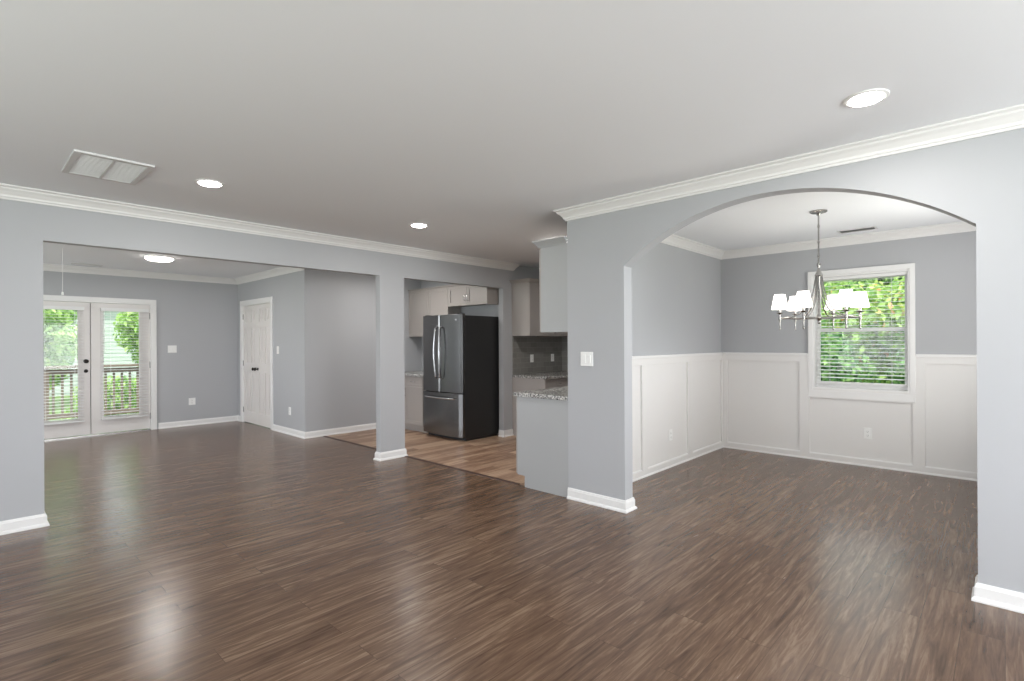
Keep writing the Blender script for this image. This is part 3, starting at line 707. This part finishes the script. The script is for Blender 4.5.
def tree(x, y, base_z, trunk_h, rx, rz_, n, leaf, mat, name, label, cat='tree', group=None, lo=0.0):
    rnd = random.Random(int(x * 100 + y * 10) + n)
    r = empty(name, (x, y, base_z), rnd.random() * 6, label, cat, group)
    m = MB(); pts = [(0, 0, 0)]; rad = [.12 if cat == 'tree' else .03]
    H = trunk_h + rz_
    for i in range(1, 6): pts.append((rnd.uniform(-.08, .08) * i / 2, rnd.uniform(-.08, .08) * i / 2, H * i / 5.5)); rad.append(rad[0] * (1 - i / 6))
    m.tube(pts, rad, 8)
    for i in range(7):
        a = rnd.random() * 6.28; z = trunk_h * .8 + rz_ * rnd.uniform(.1, 1.0); L_ = rx * rnd.uniform(.4, .8)
        m.tube([(0, 0, z), (cos(a) * L_ * .5, sin(a) * L_ * .5, z + .25 * L_), (cos(a) * L_, sin(a) * L_, z + .6 * L_)], [rad[0] * .4, rad[0] * .25, rad[0] * .08], 6)
    m.build('trunk', 'bark', r, smooth=True)
    cl = []
    for i in range(int(26)):
        while True:
            p = Vector((rnd.uniform(-1, 1), rnd.uniform(-1, 1), rnd.uniform(-1, 1)))
            if .25 < p.length < 1: break
        cl.append((Vector((p.x * rx * .75, p.y * rx * .75, trunk_h + rz_ + p.z * rz_ * .8)), rx * rnd.uniform(.28, .5)))
    vs, fs = [], []
    for i in range(n):
        c, rr = cl[rnd.randrange(len(cl))]
        d = Vector((rnd.gauss(0, 1), rnd.gauss(0, 1), rnd.gauss(0, .8))).normalized() * rr * rnd.uniform(.6, 1.05)
        p = c + d
        if p.z < .05: p.z = rnd.uniform(.05, .4)
        nn = (d.normalized() + Vector((rnd.uniform(-1, 1), rnd.uniform(-1, 1), rnd.uniform(-.4, 1)))).normalized()
        t = nn.cross(Vector((rnd.uniform(-1, 1), rnd.uniform(-1, 1), .3))).normalized(); u = nn.cross(t)
        s1 = leaf * rnd.uniform(.6, 1.3); k = len(vs)
        vs += [p - t * s1, p + u * s1 * .45 + nn * s1 * .1, p + t * s1, p - u * s1 * .45 + nn * s1 * .1]; fs.append((k, k + 1, k + 2, k + 3))
    me = bpy.data.meshes.new('foliage'); me.from_pydata([tuple(v) for v in vs], [], fs); me.materials.append(M[mat])
    f = bpy.data.objects.new('foliage', me); COL.objects.link(f); f.parent = r
    return r
GZ = -.65
# beyond the dining window
tree(10.2, .25, GZ, .3, 1.15, 1.0, 9000, .07, 'leafB', 'shrub', 'dark green shrub low outside the dining window, right half', 'shrub')
tree(10.3, 2.75, GZ, .3, 1.15, 1.0, 9000, .07, 'leafB', 'shrub', 'dark green shrub low outside the dining window, left half', 'shrub')
tree(12.7, 1.6, GZ, .9, 1.5, 1.3, 10000, .09, 'leafC', 'flowering_tree', 'green tree with orange blossom outside the dining window', 'tree')
tree(16.0, 4.4, GZ, 1.4, 1.9, 1.7, 12000, .11, 'leafA', 'leafy_tree', 'bright green tree behind the shrubs, left half of the dining window', 'tree')
tree(16.2, -.1, GZ, 1.4, 1.9, 1.7, 12000, .11, 'leafA', 'leafy_tree', 'bright green tree behind the shrubs, right half of the dining window', 'tree')
tree(21.5, 2.6, GZ, 1.5, 2.9, 2.6, 14000, .16, 'leafB', 'leafy_tree', 'tall green tree farthest outside the dining window', 'tree')
# beyond the deck
tree(.85, 16.2, GZ, .8, 1.1, 1.5, 9000, .08, 'leafA', 'leafy_tree', 'bright green tree at the left edge of the left glazed door', 'tree')
tree(4.2, 18.2, GZ, .8, 1.25, 2.0, 11000, .09, 'leafA', 'leafy_tree', 'bright green tree in the right half of the right glazed door', 'tree')
tree(2.3, 14.2, GZ, .05, .8, .62, 6000, .06, 'leafA', 'shrub', 'low green shrub behind the deck railing, left one', 'shrub')
tree(3.3, 15.6, GZ, .05, .8, .62, 6000, .06, 'leafA', 'shrub', 'low green shrub behind the deck railing, right one', 'shrub')
tree(1.2, 22, GZ, 1.2, 2.2, 2.2, 12000, .13, 'leafB', 'leafy_tree', 'tall green tree left of the white neighbouring house', 'tree')
tree(8.6, 25, GZ, 1.2, 2.4, 2.4, 12000, .14, 'leafB', 'leafy_tree', 'tall green tree right of the white neighbouring house', 'tree')
